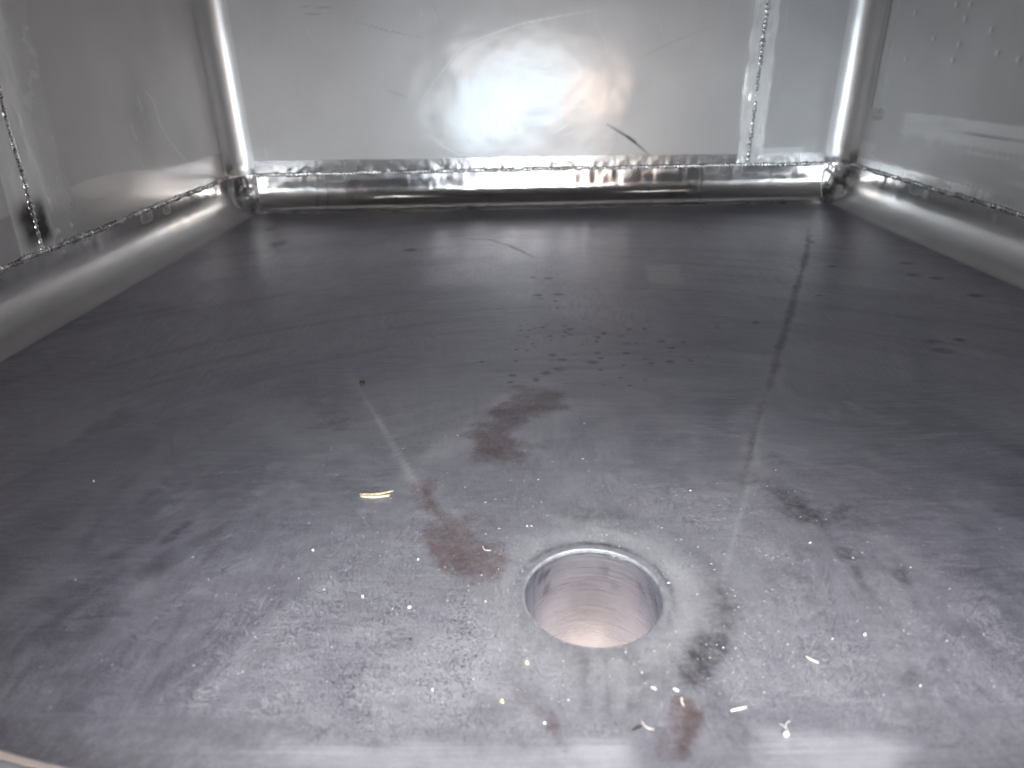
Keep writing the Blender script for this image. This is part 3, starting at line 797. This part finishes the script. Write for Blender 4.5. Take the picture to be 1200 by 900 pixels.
weld_bead((VW, YB - 0.001, ZW), (VW + 0.006, YB - 0.001, ZT), (0, -1, 0), 0.0048, 0.0024, 1004, 0.010, 0.003)['label'] = 'upright weld seam on the rear wall'
weld_bead((XL + 0.001, VL, ZW), (XL + 0.001, VL + 0.08, ZT), (1, 0, 0), 0.0044, 0.0024, 1005, 0.009, 0.002)['label'] = 'upright weld seam on the left wall'

# ---- drain: rounded lip and pipe
def drain():
    n = 128; th = np.linspace(0, 2 * math.pi, n, endpoint=False)
    zc = float(floor_z(DX, DY + DR)); prof = []
    r0 = DR + 0.0045
    for a in np.linspace(0, math.pi / 2, 10): prof.append((DR + 0.0009 - 0.0009 * math.sin(a) + (0.0009 if a == 0 else 0), -0.0010 * (1 - math.cos(a))))
    prof.append((DR, -0.004))
    prof = np.array(prof); T, K = np.meshgrid(th, np.arange(len(prof)), indexing='ij')
    R = prof[K, 0]; X = DX + R * np.cos(T); Y = DY + R * np.sin(T)
    Z = floor_z(DX + (DR + 0.0012) * np.cos(T), DY + (DR + 0.0012) * np.sin(T)) + prof[K, 1] + 0.0003
    f = grid_faces(n, len(prof)); m = len(prof)
    last = np.stack([np.arange(m - 1) + (n - 1) * m, np.arange(m - 1), np.arange(1, m), np.arange(1, m) + (n - 1) * m], -1)
    d = bpy.data.objects.new('drain', None); COL.objects.link(d); d.parent = tank
    mesh_obj('drain_lip', np.stack([X, Y, Z], -1).reshape(-1, 3), np.concatenate([f, last]), MAT_LIP, d)
    zs = np.linspace(0.0025, 0.16, 60); T, Zs = np.meshgrid(th, zs, indexing='ij')
    rr = DR - 0.0001 + 0.0006 * (fbm(T * 2, Zs * 10, 3, 77, 2) - 0.5)
    X = DX + rr * np.cos(T); Y = DY + rr * np.sin(T)
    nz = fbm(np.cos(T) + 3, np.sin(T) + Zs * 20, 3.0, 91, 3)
    warm_refl = sstep(0.044, 0.056, Zs + 0.014 * (nz - 0.5))  # lower bore, where the pink ground reflection is painted
    seam = np.exp(-(((T - 2.62) * DR) / 0.0008) ** 2) * 0.7
    dark = 0.6 * sstep(0.55, 0.68, fbm(np.cos(T) * 1.4 + 5, np.sin(T) * 1.4 + Zs * 22, 3, 95, 3)) * (1 - sstep(0.022, 0.036, Zs)) * sstep(0.2, 0.6, abs(np.cos(T - 0.1)))
    m = len(zs); f = grid_faces(n, m)
    last = np.stack([np.arange(m - 1) + (n - 1) * m, np.arange(m - 1), np.arange(1, m), np.arange(1, m) + (n - 1) * m], -1)
    o = mesh_obj('drain_pipe', np.stack([X, Y, zc - Zs], -1).reshape(-1, 3), np.concatenate([f, last]), MAT_PIPE, d, dict(warm_refl=warm_refl, stain_shade=np.clip(seam + dark, 0, 1)))
    o['label'] = 'pipe below the drain hole with a painted-in pinkish ground reflection'
drain()

# ------------------------------------------------------------------ bits lying on the floor
def tag(o, label, cat, group=None):
    o['label'] = label; o['category'] = cat
    if group: o['group'] = group
    return o
def on_floor(px, py, lift=0.0):
    x, y = at(px, py)
    if y < FY0: # on the sill
        z0 = float(floor_z(x, FY0)); z = z0 + float(sill_rise(y, z0))
    else: z = float(floor_z(x, y))
    return Vector((x, y, z + lift))
def sliver(name, a, b, rad, mat, label, cat, bend=0.0, flat=0.6, group=None):
    p, q = on_floor(*a), on_floor(*b); n = 9; side = (q - p).cross(Vector((0, 0, 1))).normalized(); L = (q - p).length
    pts = []; rads = []
    for i in range(n):
        t = i / (n - 1)
        pts.append(p.lerp(q, t) + side * bend * L * math.sin(math.pi * t) + Vector((0, 0, rad * flat + 0.0004 + 0.06 * L * t * t * 0.3)))
        rads.append(rad * (0.55 + 0.45 * math.sin(math.pi * (0.12 + 0.76 * t))) * random.uniform(0.85, 1.1))
    V, F = tube(pts, rads, 8, flat)
    c = p.lerp(q, 0.5)
    o = poly_obj(name, [v - c for v in V], F, mat); o.location = c
    return tag(o, label, cat, group)
def flake(name, px, py, size, mat, label, cat, points=6, group=None, thick=0.0006):
    c = on_floor(px, py); V = []; F = []; size *= 0.72
    for z, k in ((0.0002, 1.0), (thick, 0.9)):
        for i in range(points):
            w = 2 * math.pi * i / points; r = size * random.uniform(0.45, 1.15) * k if z < 0.0003 else None
            if z < 0.0003: V.append(Vector((r * math.cos(w), r * math.sin(w), z)))
            else: V.append(V[i] * 0.85 + Vector((0, 0, thick * random.uniform(0.7, 2.2))))
    F.append(tuple(range(points))[::-1]); F.append(tuple(range(points, 2 * points)))
    for i in range(points): F.append((i, (i + 1) % points, points + (i + 1) % points, points + i))
    o = poly_obj(name, V, F, mat, None, False); o.location = c
    return tag(o, label, cat, group)

straw = bpy.data.objects.new('straw', None); COL.objects.link(straw); straw.location = on_floor(441, 581)
tag(straw, 'short split piece of pale yellow straw left of the drain', 'straw')
for a, b, bend, rad in (((422, 580.5), (461, 577), 0.09, 0.0014), ((423, 583), (457, 582.5), 0.06, 0.0017)):
    o = sliver('stalk', a, b, rad, MAT_STRAW, 'x', 'x', bend)
    del o['label']; del o['category']; o.location -= straw.location; o.parent = straw
sliver('metal_shaving', (856, 834), (874, 830), 0.0007, MAT_WHITE, 'longest bright white shaving, right of the rust streak in front of the drain', 'shaving')
sliver('metal_shaving', (763, 806), (769, 809), 0.0006, MAT_WHITE, 'tiny white shaving below the drain, left one of a close pair', 'shaving')
sliver('metal_shaving', (789, 808), (795, 811), 0.0007, MAT_WHITE, 'tiny white shaving below the drain, right one of a close pair', 'shaving')
flake('white_chip', 480, 712, 0.0016, MAT_WHITE, 'small white chip at the end of a pale streak left of the drain', 'chip', 5)
flake('white_chip', 367, 645, 0.0015, MAT_WHITE, 'lone white chip below and left of the straw', 'chip', 6)
flake('white_chip', 425, 700, 0.0011, MAT_WHITE, 'tiny white chip left of the pale streak', 'chip', 5)
flake('white_chip', 490, 656, 0.0013, MAT_WHITE, 'flat white chip between the straw and the drain', 'chip', 5)
flake('white_chip', 1013, 744, 0.0012, MAT_WHITE, 'lone white chip on the bare floor right of the drain', 'chip', 6)
flake('white_chip', 1078, 804, 0.0011, MAT_WHITE, 'white chip beside the dark wiped arc at the right', 'chip', 5)
flake('white_chip', 507, 809, 0.0009, MAT_WHITE, 'tiny white chip in the dust near the sill left of the yellow flakes', 'chip', 5)
flake('white_chip', 638, 848, 0.0013, MAT_WHITE, 'white chip on the near edge of the floor left of the rust streak', 'chip', 6)
flake('white_chip', 110, 564, 0.0012, MAT_WHITE, 'lone white chip below the brown smudge at the far left', 'chip', 5)
flake('white_chip', 618, 617, 0.0012, MAT_WHITE, 'white chip upper left of the drain rim', 'chip', 5)
flake('yellow_flake', 588, 822, 0.0019, MAT_YELLOW, 'star-shaped yellow flake near the sill', 'flake', 9)
flake('yellow_flake', 618, 777, 0.0016, MAT_YELLOW, 'pale yellow flake just below left of the drain', 'flake', 6)
sliver('black_sliver', (741, 858), (751, 853), 0.0008, MAT_BLACK, 'short black sliver in front of the drain', 'sliver')
sliver('fibre', (752, 846), (766, 857), 0.00035, MAT_TAN, 'thin curved tan fibre beside the black sliver', 'fibre', 0.18)
sliver('fibre', (944, 770), (959, 778), 0.0007, MAT_TAN, 'short orange-brown fibre right of the drain', 'fibre', 0.05)
sliver('fibre', (566, 640), (576, 646), 0.0004, MAT_TAN, 'tiny curled fibre in the brown residue beside the drain', 'fibre', 0.3)
sliver('fibre', (799, 818), (801, 828), 0.0005, MAT_TAN, 'fine tan fibre at the tip of the rust streak', 'fibre', 0.1)
# seed with two hairs
sd = bpy.data.objects.new('plant_seed', None); COL.objects.link(sd); sd.location = on_floor(921, 862)
tag(sd, 'pale plant seed with fine hairs on the sill at the right', 'seed')
def seed_body(name, c, rx, ry, rz, mat, parent=None, rot=0):
    bm = bmesh.new(); bmesh.ops.create_icosphere(bm, subdivisions=2, radius=1)
    for v in bm.verts:
        k = 1 - 0.35 * v.co.x
        x, y = v.co.x * rx, v.co.y * ry * k
        v.co = (x * math.cos(rot) - y * math.sin(rot), x * math.sin(rot) + y * math.cos(rot), v.co.z * rz + rz * 0.9)
    me = bpy.data.meshes.new(name); bm.to_mesh(me); bm.free(); me.materials.append(mat)
    for p in me.polygons: p.use_smooth = True
    o = bpy.data.objects.new(name, me); COL.objects.link(o); o.location = c; o.parent = parent
    return o
seed_body('husk', (0, 0, 0), 0.0022, 0.0014, 0.0009, MAT_GRAIN, sd, 0.9)
for a, b, bend in (((922, 858), (913, 850), 0.2), ((922, 858), (926, 846), -0.2)):
    o = sliver('hair', a, b, 0.00028, MAT_GRAIN, 'x', 'x', bend); del o['label']; del o['category']; o.location -= sd.location; o.parent = sd
tag(seed_body('dark_seed', on_floor(425, 448), 0.0031, 0.0040, 0.0011, MAT_SEED), 'dark red seed lying on the left floor crease', 'seed')
tag(seed_body('dark_grit', on_floor(481, 750), 0.0009, 0.0010, 0.0007, MAT_BLACK), 'tiny black speck between the drain and the front left', 'speck')

# loose grit nobody could count
def grit():
    r = np.random.default_rng(3); V = []; F = []
    n = 4200
    for i in range(n):
        if i < 3000: x, y = DX + r.normal(0, 0.17), abs(r.normal(0, 0.16)) + FY0 + 0.004
        else: x, y = r.uniform(-0.55, 0.66), FY0 + 0.01 + 0.9 * r.random() ** 1.6
        if not (FX0 + 0.02 < x < FX1 - 0.02) or math.hypot(x - DX, y - DY) < DR + 0.004: continue
        s = 0.00011 + 0.00028 * r.random() ** 3
        if r.random() < 0.02: s *= 1.8
        z = float(floor_z(x, y)) + 0.0004; b = len(V)
        w = r.uniform(0, 6.28); e = r.uniform(1, 2.2)
        for k in range(3):
            t = w + k * 2.094; V.append((x + s * e * math.cos(t), y + s * math.sin(t), z + 0.0002 * r.random()))
        V.append((x, y, z + s))
        F += [(b, b + 1, b + 3), (b + 1, b + 2, b + 3), (b + 2, b, b + 3)]
    o = poly_obj('dust_grit', V, F, MAT_GRAIN, None, False)
    o['kind'] = 'stuff'; o['label'] = 'fine pale grit scattered over the tank floor'; o['category'] = 'grit'
grit()
